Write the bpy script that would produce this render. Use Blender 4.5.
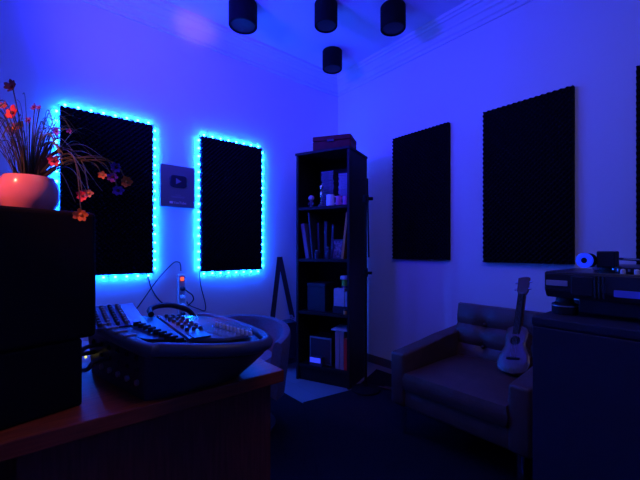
import bpy, bmesh, math, random
from mathutils import Vector, Matrix
S = bpy.context.scene
for _o in list(bpy.data.objects):
    bpy.data.objects.remove(_o)
COL = S.collection
PI = math.pi

# ------------------------------------------------------------------ camera
cam = bpy.data.cameras.new('camera')
cam.lens = 19.74
cam.sensor_width = 36.0
cam.sensor_fit = 'HORIZONTAL'
cam.shift_y = 10/640
cam.clip_start = 0.02
co = bpy.data.objects.new('camera', cam)
co.location = (-2.5565, -2.7911, 1.09)
co.rotation_euler = (math.radians(90), 0, -math.asin(0.63679))
COL.objects.link(co)
S.camera = co

# ------------------------------------------------------------------ world, lights, exposure
W = bpy.data.worlds.new('world')
W.use_nodes = True
W.node_tree.nodes['Background'].inputs[0].default_value = (0.08, 0.07, 1, 1)
W.node_tree.nodes['Background'].inputs[1].default_value = 0.0
S.world = W
S.view_settings.view_transform = 'Standard'
S.view_settings.look = 'None'
S.view_settings.gamma = 1.0
S.view_settings.use_curve_mapping = False
S.view_settings.exposure = 0.0


def lamp(name, kind, loc, power, color, target=None, **kw):
    l = bpy.data.lights.new(name, kind)
    l.energy = power
    l.color = color
    for k, v in kw.items():
        setattr(l, k, v)
    o = bpy.data.objects.new(name, l)
    o.location = loc
    if target is not None:
        o.rotation_euler = (Vector(target)-Vector(loc)).to_track_quat('-Z', 'Y').to_euler()
    COL.objects.link(o)
    return o


BLUE = (0.0006, 0.012, 1.0)
lamp('blue_led_light', 'AREA', (-2.68, -0.90, 2.28), 38, (0.024, 0.014, 1.0), target=(-1.1, -.35, 2.80), shape='RECTANGLE', size=0.4, size_y=0.3, spread=math.radians(125))
lamp('dim_room_fill', 'AREA', (-1.7, -2.3, 2.84), 4.5, (1.0, 0.80, 1.2), target=(-1.3, -1.5, 0.4), shape='RECTANGLE', size=1.2, size_y=1.2)  # unseen overhead fill, added for the dim neutral ambient light
lamp('warm_desk_spot', 'SPOT', (-3.12, -2.16, 1.72), 40.0, (1.0, 0.18, 0.10), target=(-2.535, -1.80, 1.235), spot_size=math.radians(23), spot_blend=0.7, shadow_soft_size=0.03)
lamp('pink_cornice_spot', 'SPOT', (-3.1, -1.3, 1.9), 42.0, (1.0, 0.30, 0.42), target=(-1.57, -0.07, 2.82), spot_size=math.radians(8), spot_blend=1.0, shadow_soft_size=0.03)


# ------------------------------------------------------------------ materials
def mat(name, col, rough=0.6, metal=0.0, spec=0.5, noise=0.0, nscale=30.0, bump=0.0, bscale=80.0, emit=None, estr=0.0, coat=0.0, stretch=None, col2=None):
    m = bpy.data.materials.new(name)
    m.use_nodes = True
    nt = m.node_tree
    b = nt.nodes['Principled BSDF']
    b.inputs['Base Color'].default_value = (*col, 1)
    b.inputs['Roughness'].default_value = rough
    b.inputs['Metallic'].default_value = metal
    b.inputs['Specular IOR Level'].default_value = spec
    b.inputs['Coat Weight'].default_value = coat
    tc = nt.nodes.new('ShaderNodeTexCoord')
    mp = nt.nodes.new('ShaderNodeMapping')
    nt.links.new(tc.outputs['Object'], mp.inputs['Vector'])
    if stretch:
        mp.inputs['Scale'].default_value = stretch
    if noise > 0 or col2:
        n = nt.nodes.new('ShaderNodeTexNoise')
        n.inputs['Scale'].default_value = nscale
        n.inputs['Detail'].default_value = 5
        nt.links.new(mp.outputs['Vector'], n.inputs['Vector'])
        r = nt.nodes.new('ShaderNodeValToRGB')
        c2 = col2 if col2 else tuple(max(0, c*(1-noise)) for c in col)
        r.color_ramp.elements[0].color = (*c2, 1)
        r.color_ramp.elements[1].color = (*col, 1)
        r.color_ramp.elements[0].position = 0.35
        r.color_ramp.elements[1].position = 0.65
        nt.links.new(n.outputs['Fac'], r.inputs['Fac'])
        nt.links.new(r.outputs['Color'], b.inputs['Base Color'])
    if bump > 0:
        n2 = nt.nodes.new('ShaderNodeTexNoise')
        n2.inputs['Scale'].default_value = bscale
        n2.inputs['Detail'].default_value = 4
        nt.links.new(mp.outputs['Vector'], n2.inputs['Vector'])
        bp = nt.nodes.new('ShaderNodeBump')
        bp.inputs['Strength'].default_value = bump
        bp.inputs['Distance'].default_value = 0.01
        nt.links.new(n2.outputs['Fac'], bp.inputs['Height'])
        nt.links.new(bp.outputs['Normal'], b.inputs['Normal'])
    if emit:
        b.inputs['Emission Color'].default_value = (*emit, 1)
        b.inputs['Emission Strength'].default_value = estr
    return m


M = {}
M['wall'] = mat('wall_paint', (0.82, 0.80, 0.82), 0.75, bump=0.05, bscale=40, spec=0.3)
M['ceiling'] = mat('ceiling_paint', (0.80, 0.79, 0.82), 0.8, bump=0.03, bscale=30)
M['cornice'] = mat('cornice_plaster', (0.82, 0.80, 0.82), 0.7)
M['baseboard'] = mat('dark_baseboard', (0.10, 0.09, 0.10), 0.4)
M['foam'] = mat('charcoal_foam', (0.006, 0.006, 0.010), 0.95, spec=0.08, bump=0.2, bscale=300)
M['led'] = mat('led_emitter', (0.1, 0.4, 0.9), 0.4, emit=(0.002, 0.085, 1.0), estr=430)
M['led_tape'] = mat('led_tape', (0.7, 0.75, 0.8), 0.5)
M['black'] = mat('black_plastic', (0.012, 0.012, 0.015), 0.45)
M['black_matte'] = mat('black_vinyl', (0.004, 0.004, 0.005), 0.8, spec=0.15, bump=0.1, bscale=200)
M['black_metal'] = mat('black_metal', (0.02, 0.02, 0.024), 0.35, metal=0.3)
M['silver'] = mat('silver_metal', (0.7, 0.7, 0.72), 0.3, metal=1.0)
M['white_plastic'] = mat('white_plastic', (0.75, 0.75, 0.75), 0.4)
M['grey_plastic'] = mat('grey_plastic', (0.25, 0.25, 0.27), 0.45)
M['chrome'] = mat('chrome', (0.8, 0.8, 0.82), 0.15, metal=1.0)

def floor_mat():
    m = mat('floor_tiles', (0.40, 0.40, 0.43), 0.5, noise=0.25, nscale=6)
    nt = m.node_tree
    b = nt.nodes['Principled BSDF']
    br = nt.nodes.new('ShaderNodeTexBrick')
    br.inputs['Scale'].default_value = 1.0
    br.inputs['Brick Width'].default_value = 0.45
    br.inputs['Row Height'].default_value = 0.45
    br.inputs['Mortar Size'].default_value = 0.003
    br.offset = 0.0
    br.inputs['Color1'].default_value = (0.20, 0.20, 0.22, 1)
    br.inputs['Color2'].default_value = (0.17, 0.17, 0.19, 1)
    br.inputs['Mortar'].default_value = (0.15, 0.15, 0.16, 1)
    tc = nt.nodes.new('ShaderNodeTexCoord')
    nt.links.new(tc.outputs['Object'], br.inputs['Vector'])
    nt.links.new(br.outputs['Color'], b.inputs['Base Color'])
    return m
M['floor'] = floor_mat()
M['wood'] = mat('red_brown_wood', (0.46, 0.07, 0.018), 0.42, spec=.25, nscale=9, stretch=(1, 12, 12), col2=(0.28, 0.04, 0.012), bump=0.04, bscale=20)
M['wood_panel'] = mat('red_brown_panel', (0.26, 0.045, 0.028), 0.5, nscale=9, spec=.2, stretch=(14, 14, 1), col2=(0.17, 0.03, 0.012), bump=0.04, bscale=20)
M['case_wood'] = mat('dark_bookcase_wood', (0.012, 0.010, 0.012), 0.55, spec=.25, noise=0.3, nscale=8, stretch=(10, 10, 1))
M['leather'] = mat('brown_leather', (0.125, 0.055, 0.040), 0.45, noise=0.25, nscale=14, bump=0.15, bscale=120)
M['rug'] = mat('black_rug', (0.010, 0.010, 0.014), 1.0, spec=0.05, bump=0.6, bscale=180)


# ------------------------------------------------------------------ mesh helpers
class MB:
    def __init__(s):
        s.bm = bmesh.new()

    def box(s, x0, y0, z0, x1, y1, z1, bev=0.0, seg=2, mx=None):
        m = Matrix.Translation(((x0+x1)/2, (y0+y1)/2, (z0+z1)/2)) @ Matrix.Diagonal((abs(x1-x0), abs(y1-y0), abs(z1-z0), 1))
        if mx is not None:
            m = mx @ m
        g = bmesh.ops.create_cube(s.bm, size=1.0, matrix=m)
        if bev > 0:
            es = set()
            for v in g['verts']:
                es.update(v.link_edges)
            bmesh.ops.bevel(s.bm, geom=list(es), offset=bev, segments=seg, profile=0.5, affect='EDGES')
        return s

    def cyl(s, p, q, r0, r1=None, n=20, caps=True):
        p, q = Vector(p), Vector(q)
        d = q-p
        r1 = r0 if r1 is None else r1
        m = Matrix.Translation((p+q)/2) @ d.to_track_quat('Z', 'Y').to_matrix().to_4x4()
        bmesh.ops.create_cone(s.bm, cap_ends=caps, segments=n, radius1=r0, radius2=r1, depth=d.length, matrix=m)
        return s

    def sph(s, c, r, sc=(1, 1, 1), u=16, v=10):
        bmesh.ops.create_uvsphere(s.bm, u_segments=u, v_segments=v, radius=r, matrix=Matrix.Translation(c) @ Matrix.Diagonal((*sc, 1)))
        return s

    def lathe(s, c, prof, n=28, mx=None, cap0=True, cap1=True):
        T = Matrix.Translation(c) if mx is None else Matrix.Translation(c) @ mx
        rings = []
        for r, z in prof:
            rings.append([s.bm.verts.new(T @ Vector((r*math.cos(2*PI*i/n), r*math.sin(2*PI*i/n), z))) for i in range(n)])
        for a, b in zip(rings, rings[1:]):
            for i in range(n):
                j = (i+1) % n
                s.bm.faces.new((a[i], a[j], b[j], b[i]))
        if cap0:
            s.bm.faces.new(rings[0][::-1])
        if cap1:
            s.bm.faces.new(rings[-1])
        return s

    def loft(s, loops, cap0=True, cap1=True):
        rs = [[s.bm.verts.new(p) for p in l] for l in loops]
        n = len(rs[0])
        for a, b in zip(rs, rs[1:]):
            for i in range(n):
                j = (i+1) % n
                s.bm.faces.new((a[i], a[j], b[j], b[i]))
        if cap0:
            s.bm.faces.new(rs[0][::-1])
        if cap1:
            s.bm.faces.new(rs[-1])
        return s

    def tube(s, pts, r, n=8, r1=None, flat=None):
        pts = [Vector(p) for p in pts]
        rings = []
        up = None
        for i, p in enumerate(pts):
            t = (pts[min(i+1, len(pts)-1)]-pts[max(i-1, 0)]).normalized()
            if up is None:
                up = Vector((0, 0, 1)) if abs(t.z) < 0.9 else Vector((1, 0, 0))
            sd = t.cross(up)
            if sd.length < 1e-5:
                sd = t.cross(Vector((0, 1, 0)))
            sd.normalize()
            up = sd.cross(t).normalized()
            k = i/(len(pts)-1)
            rr = r if r1 is None else r+(r1-r)*k
            fl = flat if flat else 1.0
            rings.append([s.bm.verts.new(p+sd*rr*math.cos(2*PI*a/n)+up*rr*fl*math.sin(2*PI*a/n)) for a in range(n)])
        for a, b in zip(rings, rings[1:]):
            for i in range(n):
                j = (i+1) % n
                s.bm.faces.new((a[i], a[j], b[j], b[i]))
        s.bm.faces.new(rings[0][::-1])
        s.bm.faces.new(rings[-1])
        return s

    def build(s, name, m, parent=None, smooth=False):
        bmesh.ops.recalc_face_normals(s.bm, faces=s.bm.faces[:])
        me = bpy.data.meshes.new(name)
        s.bm.to_mesh(me)
        s.bm.free()
        o = bpy.data.objects.new(name, me)
        COL.objects.link(o)
        me.materials.append(m)
        if smooth:
            for p in me.polygons:
                p.use_smooth = True
            try:
                me.set_sharp_from_angle(angle=math.radians(38))
            except Exception:
                pass
        if parent is not None:
            o.parent = parent
        return o


def spline(pts, n=8):
    pts = [Vector(p) for p in pts]
    P = [pts[0]*2-pts[1]]+pts+[pts[-1]*2-pts[-2]]
    out = []
    for i in range(1, len(P)-2):
        a, b, c, d = P[i-1:i+3]
        for k in range(n):
            t = k/n
            out.append(0.5*((2*b)+(c-a)*t+(2*a-5*b+4*c-d)*t*t+(3*b-a-3*c+d)*t**3))
    out.append(pts[-1])
    return out


def tag(o, label, cat, group=None, kind=None):
    o['label'] = label
    o['category'] = cat
    if group:
        o['group'] = group
    if kind:
        o['kind'] = kind
    return o


def thing(name, label, cat, loc=(0, 0, 0), rz=0.0, group=None):
    o = bpy.data.objects.new(name, None)
    COL.objects.link(o)
    o.empty_display_size = 0.05
    o.location = loc
    o.rotation_euler = (0, 0, rz)
    return tag(o, label, cat, group)


def struct(o):
    o['kind'] = 'structure'
    return o


def copy_tree(o, parent=None):
    c = o.copy()
    COL.objects.link(c)
    if parent is not None:
        c.parent = parent
    for ch in [x for x in o.children]:
        copy_tree(ch, c)
    return c


# ------------------------------------------------------------------ room shell
X0, Y0, HC = -4.6, -5.2, 2.885
struct(MB().box(X0-.1, Y0-.1, -.1, .1, .1, 0).build('floor', M['floor']))
struct(MB().box(X0-.1, Y0-.1, HC, .1, .1, HC+.1).build('ceiling', M['ceiling']))
struct(MB().box(X0-.1, 0, 0, .1, .1, HC).build('wall_left', M['wall']))
struct(MB().box(0, Y0-.1, 0, .1, 0, HC).build('wall_right', M['wall']))
struct(MB().box(X0-.1, Y0-.1, 0, 0, Y0, HC).build('wall_back', M['wall']))
struct(MB().box(X0-.1, Y0, 0, X0, 0, HC).build('wall_side', M['wall']))
# cornice: stepped plaster profile (out from wall, height below ceiling)
PROF = [(0, .150), (.012, .150), (.018, .138), (.018, .125), (.030, .118), (.040, .100), (.046, .088), (.060, .080), (.066, .066), (.084, .050), (.092, .040), (.108, .036), (.114, .024), (.130, .018), (.134, 0), (0, 0)]

def cornice(name, a, b, nrm):
    m = MB()
    a, b, nrm = Vector(a), Vector(b), Vector(nrm)
    m.loft([[p+nrm*x+Vector((0, 0, HC-z)) for x, z in PROF] for p in (a, b)])
    return struct(m.build(name, M['cornice']))

cornice('trim_1', (X0, 0, 0), (0, 0, 0), (0, -1, 0))
cornice('trim_2', (0, 0, 0), (0, Y0, 0), (-1, 0, 0))
struct(MB().box(X0, -.014, 0, 0, 0, .075, .003).build('baseboard_left', M['baseboard']))
struct(MB().box(-.014, Y0, 0, 0, -.014, .075, .003).build('baseboard_right', M['baseboard']))

# ------------------------------------------------------------------ acoustic foam panels
FW, FH = .545, 1.08

def foam_mesh(w, h):
    nx, nz = 16*6, 32*6
    bm = bmesh.new()
    V = []
    for j in range(nz+1):
        row = []
        for i in range(nx+1):
            a = i/6*2*PI
            b = j/6*2*PI
            d = .036+.010*math.sin(a+PI/4)*math.sin(b+PI/4)
            row.append(bm.verts.new((-w/2+w*i/nx, -d, h*j/nz)))
        V.append(row)
    for j in range(nz):
        for i in range(nx):
            bm.faces.new((V[j][i], V[j][i+1], V[j+1][i+1], V[j+1][i]))
    ring = [V[0][i] for i in range(nx+1)]+[V[j][nx] for j in range(1, nz+1)]+[V[nz][i] for i in range(nx-1, -1, -1)]+[V[j][0] for j in range(nz-1, 0, -1)]
    back = [bm.verts.new((v.co.x, 0, v.co.z)) for v in ring]
    n = len(ring)
    for i in range(n):
        j = (i+1) % n
        bm.faces.new((ring[i], back[i], back[j], ring[j]))
    bm.faces.new(back)
    bmesh.ops.recalc_face_normals(bm, faces=bm.faces[:])
    me = bpy.data.meshes.new('acoustic_foam_panel')
    bm.to_mesh(me)
    bm.free()
    me.materials.append(M['foam'])
    return me

FM = foam_mesh(FW, FH)
panels = [
    ((-2.137, -.001, .922), 0, 'black egg-crate foam panel outlined in cyan LEDs, behind the potted flowers'),
    ((-1.230, -.001, .918), 0, 'black egg-crate foam panel outlined in cyan LEDs, between the plaque and the bookcase'),
    ((-.001, -1.040, 1.012), -PI/2, 'unlit black egg-crate foam panel on the right wall, nearest the bookcase'),
    ((-.001, -1.860, 1.003), -PI/2, 'unlit black egg-crate foam panel on the right wall, above the brown armchair and turntable'),
    ((-.001, -2.690, 1.000), -PI/2, 'black egg-crate foam panel cut off by the right edge of the photo'),
]
for p, rz, lab in panels:
    o = bpy.data.objects.new('acoustic_foam_panel', FM)
    COL.objects.link(o)
    o.location = p
    o.rotation_euler = (0, 0, rz)
    tag(o, lab, 'foam panel', 'acoustic foam panels')

# LED strips around the two panels of the left wall
led_me = None

def led_strip(cx, zb, lab):
    global led_me
    t = thing('led_strip', lab, 'light strip', (cx, -.017, zb), 0, 'LED strips around foam panels')
    g = .010
    w, h = FW/2+g, FH
    m = MB()
    th = .0015
    m.box(-w-th, -.005, -g-th, -w, .005, h+g+th)
    m.box(w, -.005, -g-th, w+th, .005, h+g+th)
    m.box(-w, -.005, h+g, w, .005, h+g+th)
    m.box(-w, -.005, -g-th, w, .005, -g)
    m.build('tape', M['led_tape'], t)
    pts = []
    nz, nx = 17, 8
    for i in range(nz):
        z = h*(i+.5)/nz
        pts += [(-w-.007, 0, z), (w+.007, 0, z)]
    for i in range(nx):
        x = -w+2*w*(i+.5)/nx
        pts += [(x, 0, h+g+.007), (x, 0, -g-.007)]
    for p in pts:
        if led_me is None:
            o = MB().box(-.007, -.006, -.007, .007, .006, .007, .002, 1).build('led', M['led'], t)
            led_me = o.data
        else:
            o = bpy.data.objects.new('led', led_me)
            COL.objects.link(o)
            o.parent = t
        o.location = p

led_strip(-2.137, .922, 'glowing cyan LED strip around the foam panel behind the potted flowers')
led_strip(-1.230, .918, 'glowing cyan LED strip around the foam panel beside the bookcase')

# ------------------------------------------------------------------ play-button plaque
M['plaque'] = mat('brushed_plaque', (0.19, 0.19, 0.23), 0.45, metal=0.3, spec=0.5)
M['plaque_dark'] = mat('plaque_button', (0.03, 0.03, 0.05), 0.2)
M['plaque_mark'] = mat('plaque_mark', (0.30, 0.30, 0.36), 0.35)
M['plaque_text'] = mat('plaque_print', (0.85, 0.85, 0.9), 0.5)
t = thing('award_plaque', 'grey award plaque with dark play button, between the two LED-lit foam panels', 'plaque', (-1.682, 0, 1.418))
MB().box(-.128, -.022, 0, .128, -.001, .318, .002).build('plate', M['plaque'], t)

def rrect(cx, cz, w, h, r, y, n=6):
    out = []
    for sx, sz, a0 in ((1, 1, 0), (-1, 1, PI/2), (-1, -1, PI), (1, -1, 1.5*PI)):
        for i in range(n+1):
            a = a0+i/n*PI/2
            out.append(Vector((cx+sx*(w/2-r)+r*math.cos(a), y, cz+sz*(h/2-r)+r*math.sin(a))))
    return out
b = MB().loft([rrect(.002, .197, .128, .090, .026, -.0215), rrect(.002, .197, .128, .090, .026, -.030), rrect(.002, .197, .116, .080, .022, -.033)]).build('play_button', M['plaque_dark'], t)
MB().loft([[Vector((-.018, y, .220)), Vector((-.018, y, .174)), Vector((.022, y, .197))] for y in (-.0325, -.0345)]).build('play_triangle', M['plaque_mark'], b)
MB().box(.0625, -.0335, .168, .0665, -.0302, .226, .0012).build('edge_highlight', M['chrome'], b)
m = MB()
for cz, w in ((.093, .040), (.081, .104), (.074, .092)):
    m.box(-w/2, -.0228, cz-.0016, w/2, -.0218, cz+.0016)
m.build('inscription', M['plaque_mark'], t)
cu = bpy.data.curves.new('wordmark', 'FONT')
cu.body = 'YouTube'
cu.size = .026
cu.align_x = 'CENTER'
cu.extrude = .0006
tmp = bpy.data.objects.new('wordmark_tmp', cu)
COL.objects.link(tmp)
dg = bpy.context.evaluated_depsgraph_get()
me = bpy.data.meshes.new_from_object(tmp.evaluated_get(dg))
bpy.data.objects.remove(tmp)
me.materials.clear()
me.materials.append(M['plaque_text'])
wm = bpy.data.objects.new('wordmark', me)
COL.objects.link(wm)
wm.parent = t
wm.location = (.014, -.0228, .026)
wm.rotation_euler = (PI/2, 0, 0)
MB().loft([rrect(-.050, .0345, .026, .018, .005, y, 4) for y in (-.0216, -.0230)]).build('wordmark_badge', M['plaque_text'], t)

# ------------------------------------------------------------------ ceiling downlights
M['lens'] = mat('dark_lens', (0.012, 0.012, 0.014), 0.5, spec=.3)
for (x, y, d, lab) in ((-1.358, -.457, .205, 'black cylinder ceiling light, leftmost and closest of the row of three'),
                       (-.891, -.843, .168, 'black cylinder ceiling light in the middle of the row of three'),
                       (-.488, -1.134, .185, 'black cylinder ceiling light, rightmost of the row of three'),
                       (-.450, -.415, .178, 'black cylinder ceiling light set apart from the row, nearest the room corner')):
    t = thing('ceiling_light', lab, 'ceiling light', (x, y, HC), 0, 'black cylinder ceiling lights')
    r = d/2
    MB().lathe((0, 0, 0), [(r*.97, 0), (r, -.004), (r, -.158), (r*.96, -.163), (r*.86, -.163), (r*.84, -.150)], 40).build('housing', M['black_matte'], t, True)
    MB().lathe((0, 0, 0), [(r*.83, -.1502), (r*.83, -.156), (r*.5, -.160), (.004, -.161)], 32).build('lens', M['lens'], t, True)

# ------------------------------------------------------------------ bookcase and its contents
BX, BY, BR = -.822, -.373, math.radians(-68)
BW, BD, BH = .492, .38, 1.905
SH = [.135, .580, 1.018, 1.448]          # upper faces of the shelves
bc = thing('bookcase', 'tall dark open bookcase standing across the room corner', 'bookcase', (BX, BY, 0), BR)
T = .022
MB().box(0, 0, 0, T, BD, BH-T, .002).build('side_panel', M['case_wood'], bc)
MB().box(BW-T, 0, 0, BW, BD, BH-T, .002).build('side_panel', M['case_wood'], bc)
MB().box(-.006, -.008, BH-T, BW+.006, BD, BH, .003).build('top_panel', M['case_wood'], bc)
MB().box(T, BD-.008, .04, BW-T, BD-.001, BH-T).build('back_panel', M['case_wood'], bc)
for z in SH:
    MB().box(T, .004, z-.025, BW-T, BD-.008, z, .002).build('shelf', M['case_wood'], bc)
MB().box(T, .02, 0, BW-T, .038, SH[0]-.025).build('plinth', M['case_wood'], bc)
BM = Matrix.Translation((BX, BY, 0)) @ Matrix.Rotation(BR, 4, 'Z')

def bl(x, y, z):
    return tuple(BM @ Vector((x, y, z)))

random.seed(5)
M['redbox'] = mat('dark_red_case', (0.15, 0.012, 0.02), 0.6, spec=.2, noise=.3, nscale=20)
t = thing('storage_case', 'dark red case lying on top of the bookcase', 'case', bl(.30, .12, BH), BR+.18)
MB().box(-.155, -.10, .0, .165, .12, .070, .006).build('body', M['redbox'], t)
MB().box(-.155, -.102, .072, .165, .12, .112, .006).build('lid', M['redbox'], t)
MB().box(-.03, -.108, .060, .03, -.1025, .082, .002).build('latch', M['black_metal'], t)
M['dark_red'] = mat('dark_red_cover', (0.10, 0.02, 0.03), 0.5)

# disc cases
M['disc_light'] = mat('pale_disc_case', (0.30, 0.27, 0.34), 0.4, noise=.4, nscale=60, stretch=(1, 1, .1))
M['disc_dark'] = mat('dim_disc_case', (0.09, 0.08, 0.13), 0.4, noise=.4, nscale=60, stretch=(1, 1, .1))

def stack(n, x, y, th, mt, lab, grp, w=.125, d=.18):
    first = None
    for k in range(n):
        if first is None:
            o = MB().box(-w/2, 0, .0004, w/2, d, th-.0008, .0012, 1).build('disc_case', mt)
            first = o
        else:
            o = first.copy()
            COL.objects.link(o)
        o.location = bl(x+random.uniform(-.004, .004), y+random.uniform(-.004, .004), SH[3]+k*th)
        o.rotation_euler = (0, 0, BR+random.uniform(-.03, .03))
        tag(o, lab, 'disc case', grp)

stack(19, .225, .14, .0165, M['disc_dark'], 'dim disc case in the left stack behind the slim trophy', 'dim stacked disc cases', .115)
stack(16, .400, .12, .0172, M['disc_light'], 'pale disc case in the right stack behind the mugs', 'pale stacked disc cases', .118)
t = MB().box(-.022, -.02, 0, .022, .02, .042, .004).build('gift_cube', M['white_plastic'])
t.location = bl(.425, .17, SH[3]+16*.0172)
t.rotation_euler = (0, 0, BR+.1)
tag(t, 'small white cube on top of the pale disc case stack', 'box')

M['pale_pink'] = mat('pale_ceramic', (0.60, 0.38, 0.44), 0.45)
M['pink'] = mat('pink_ceramic', (0.75, 0.16, 0.42), 0.3)
M['bluewhite'] = mat('white_ceramic', (0.80, 0.82, 0.9), 0.25)
M['gold'] = mat('trophy_metal', (0.75, 0.75, 0.6), 0.2, metal=1.0)
M['figure_dark'] = mat('figure_clothes', (0.08, 0.06, 0.10), 0.6)
t = thing('figurine', 'small figurine with a pale round head at the left of the top shelf', 'figurine', bl(.115, .06, SH[3]), BR)
MB().lathe((0, 0, 0), [(.022, 0), (.022, .006), (.013, .010), (.016, .030), (.018, .045), (.010, .056), (.008, .060)], 20).build('body', M['figure_dark'], t, True)
MB().sph((0, 0, .080), .026, (1, .95, .95)).build('head', M['pale_pink'], t, True)
for sx in (-1, 1):
    MB().tube([(sx*.014, 0, .046), (sx*.024, -.004, .034), (sx*.022, -.012, .022)], .005, 8).build('arm', M['figure_dark'], t, True)
t = thing('trophy', 'slim shiny trophy beside the figurine on the top shelf', 'trophy', bl(.205, .07, SH[3]), BR)
MB().lathe((0, 0, 0), [(.026, 0), (.026, .018), (.020, .022)], 24).build('base', M['figure_dark'], t, True)
MB().lathe((0, 0, .022), [(.016, 0), (.018, .018), (.007, .030), (.006, .050), (.014, .066), (.017, .085), (.012, .104), (.006, .112)], 24).build('stem', M['gold'], t, True)
MB().lathe((0, 0, .134), [(.006, 0), (.015, .012), (.018, .030), (.016, .044), (.014, .030), (.010, .014)], 24).build('cup', M['gold'], t, True)

def mug(x, y, r, h, mt, lab, side=1):
    t = thing('mug', lab, 'mug', bl(x, y, SH[3]), BR, 'mugs on the top shelf')
    MB().lathe((0, 0, 0), [(r*.9, 0), (r, .004), (r, h), (r*.9, h), (r*.88, .008)], 28).build('cup', mt, t, True)
    MB().tube(spline([(side*r*.95, 0, h*.82), (side*(r+.016), 0, h*.78), (side*(r+.021), 0, h*.5), (side*(r+.014), 0, h*.24), (side*r*.95, 0, h*.2)], 5), .004, 8).build('handle', mt, t, True)

mug(.300, .05, .034, .092, M['bluewhite'], 'white mug catching the blue light on the top shelf')
mug(.372, .06, .026, .078, M['pink'], 'pink mug just right of the white mug')
mug(.438, .05, .025, .070, M['pink'], 'pink mug at the right end of the top shelf', -1)

# second shelf: leaning books and small things
M['spine_violet'] = mat('mauve_cover', (0.24, 0.16, 0.24), 0.5, noise=.2, nscale=40)
M['spine_blue'] = mat('navy_cover', (0.05, 0.045, 0.08), 0.5)
M['spine_dark'] = mat('dark_cover', (0.035, 0.032, 0.05), 0.5)
M['orange_cover'] = mat('orange_cover', (0.62, 0.26, 0.07), 0.5)
M['paper'] = mat('paper_pages', (0.60, 0.55, 0.50), 0.8)

def book(x, z, w, h, d, lean, mt, lab, grp, y=.03):
    """upright book whose lower left corner (front view) stands at x; lean > 0 tips the top to the right"""
    t = thing('book', lab, 'book', bl(x, y, z), BR, grp)
    R = Matrix.Rotation(lean, 4, 'Y')
    off = w*math.sin(abs(lean)) if lean > 0 else 0
    off2 = 0 if lean > 0 else 0
    lift = w*abs(math.sin(lean))
    m4 = Matrix.Translation((0, 0, lift if lean > 0 else 0.0)) @ R if lean > 0 else Matrix.Translation((w, 0, lift)) @ R @ Matrix.Translation((-w, 0, 0))
    MB().box(0, .003, .003, w, d-.006, h-.003, mx=m4 @ Matrix.Translation((0, 0, 0)) @ Matrix.Diagonal((1, 1, 1, 1))).build('pages', M['paper'], t) if w < 0 else None
    c = MB()
    th = min(.0025, w*.2)
    c.box(0, 0, 0, th, d, h, mx=m4)
    c.box(w-th, 0, 0, w, d, h, mx=m4)
    c.box(0, 0, 0, w, th, h, mx=m4)
    c.build('cover', mt, t)
    MB().box(th, th, .004, w-th, d-.004, h-.004, mx=m4).build('pages', M['paper'], t)

G2 = 'books on the second shelf'
book(.076, SH[2], .034, .295, .2, -.17, M['spine_violet'], 'mauve book leaning left against the case side on the second shelf', G2)
book(.135, SH[2], .014, .385, .22, -.10, M['spine_blue'], 'tall thin navy book leaning left beside the mauve book', G2)
book(.168, SH[2], .020, .300, .2, -.04, M['spine_dark'], 'dark book leaning slightly, right of the tall thin navy book', G2, .08)
book(.215, SH[2], .028, .310, .2, 0, M['spine_dark'], 'thick dark book upright in the middle of the second shelf', G2, .10)
book(.262, SH[2], .022, .285, .2, .05, M['spine_dark'], 'dark book left of the small picture frame on the second shelf', G2, .12)
book(.404, SH[2], .020, .375, .2, .12, M['orange_cover'], 'tall orange book leaning against the right side of the second shelf', G2)
M['photo'] = mat('photo_print', (0.34, 0.24, 0.30), 0.3, nscale=45, col2=(0.03, 0.025, 0.04))
t = thing('picture_frame', 'small picture frame standing beside the orange book', 'picture frame', bl(.350, .07, SH[2]), BR)
tilt = Matrix.Rotation(-.12, 4, 'X')
f = MB()
for a in ((-.05, 0, .0, .05, .014, .010), (-.05, 0, .15, .05, .014, .16), (-.05, 0, .01, -.04, .014, .15), (.04, 0, .01, .05, .014, .15)):
    f.box(*a, mx=tilt)
f.build('frame', M['spine_dark'], t)
MB().box(-.04, .006, .01, .04, .010, .15, mx=tilt).build('picture', M['photo'], t)
MB().box(-.012, .012, .002, .012, .046, .006).build('stand', M['spine_dark'], t)
M['glass_dark'] = mat('dark_glass', (0.05, 0.05, 0.09), 0.12)
for x, h, lab in ((.176, .072, 'small dark glass jar in front of the leaning books on the second shelf'), (.278, .098, 'small dark bottle left of the picture frame')):
    t = thing('bottle', lab, 'bottle', bl(x, .045, SH[2]), BR, 'small bottles on the second shelf')
    MB().lathe((0, 0, 0), [(.020, 0), (.022, .004), (.022, h*.66), (.011, h*.78), (.011, h*.9)], 20).build('body', M['glass_dark'], t, True)
    MB().lathe((0, 0, h*.9), [(.013, 0), (.013, h*.1)], 18).build('cap', M['grey_plastic'], t, True)

# third shelf
M['carton'] = mat('white_carton', (0.50, 0.47, 0.53), 0.55, noise=.15, nscale=30)
M['green'] = mat('green_band', (0.22, 0.62, 0.05), 0.4)
M['dark_box'] = mat('navy_carton', (0.012, 0.012, 0.022), 0.5)
t = thing('storage_box', 'dark navy box at the left of the third shelf', 'box', bl(.165, .05, SH[1]), BR)
MB().box(-.085, 0, 0, .085, .2, .20, .003).build('body', M['dark_box'], t)
MB().box(-.087, -.002, .202, .087, .202, .232, .003).build('lid', M['dark_box'], t)
o = MB().box(-.047, 0, 0, .047, .06, .140, .002).build('carton', M['carton'])
o.location = bl(.382, .04, SH[1]+.058); o.rotation_euler = (0, 0, BR)
tag(o, 'white carton in front of the green-banded bottle on the third shelf', 'box')
o = MB().box(-.013, 0, 0, .013, .05, .118, .002).build('carton', M['carton'])
o.location = bl(.448, .04, SH[1]+.058); o.rotation_euler = (0, 0, BR)
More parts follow.
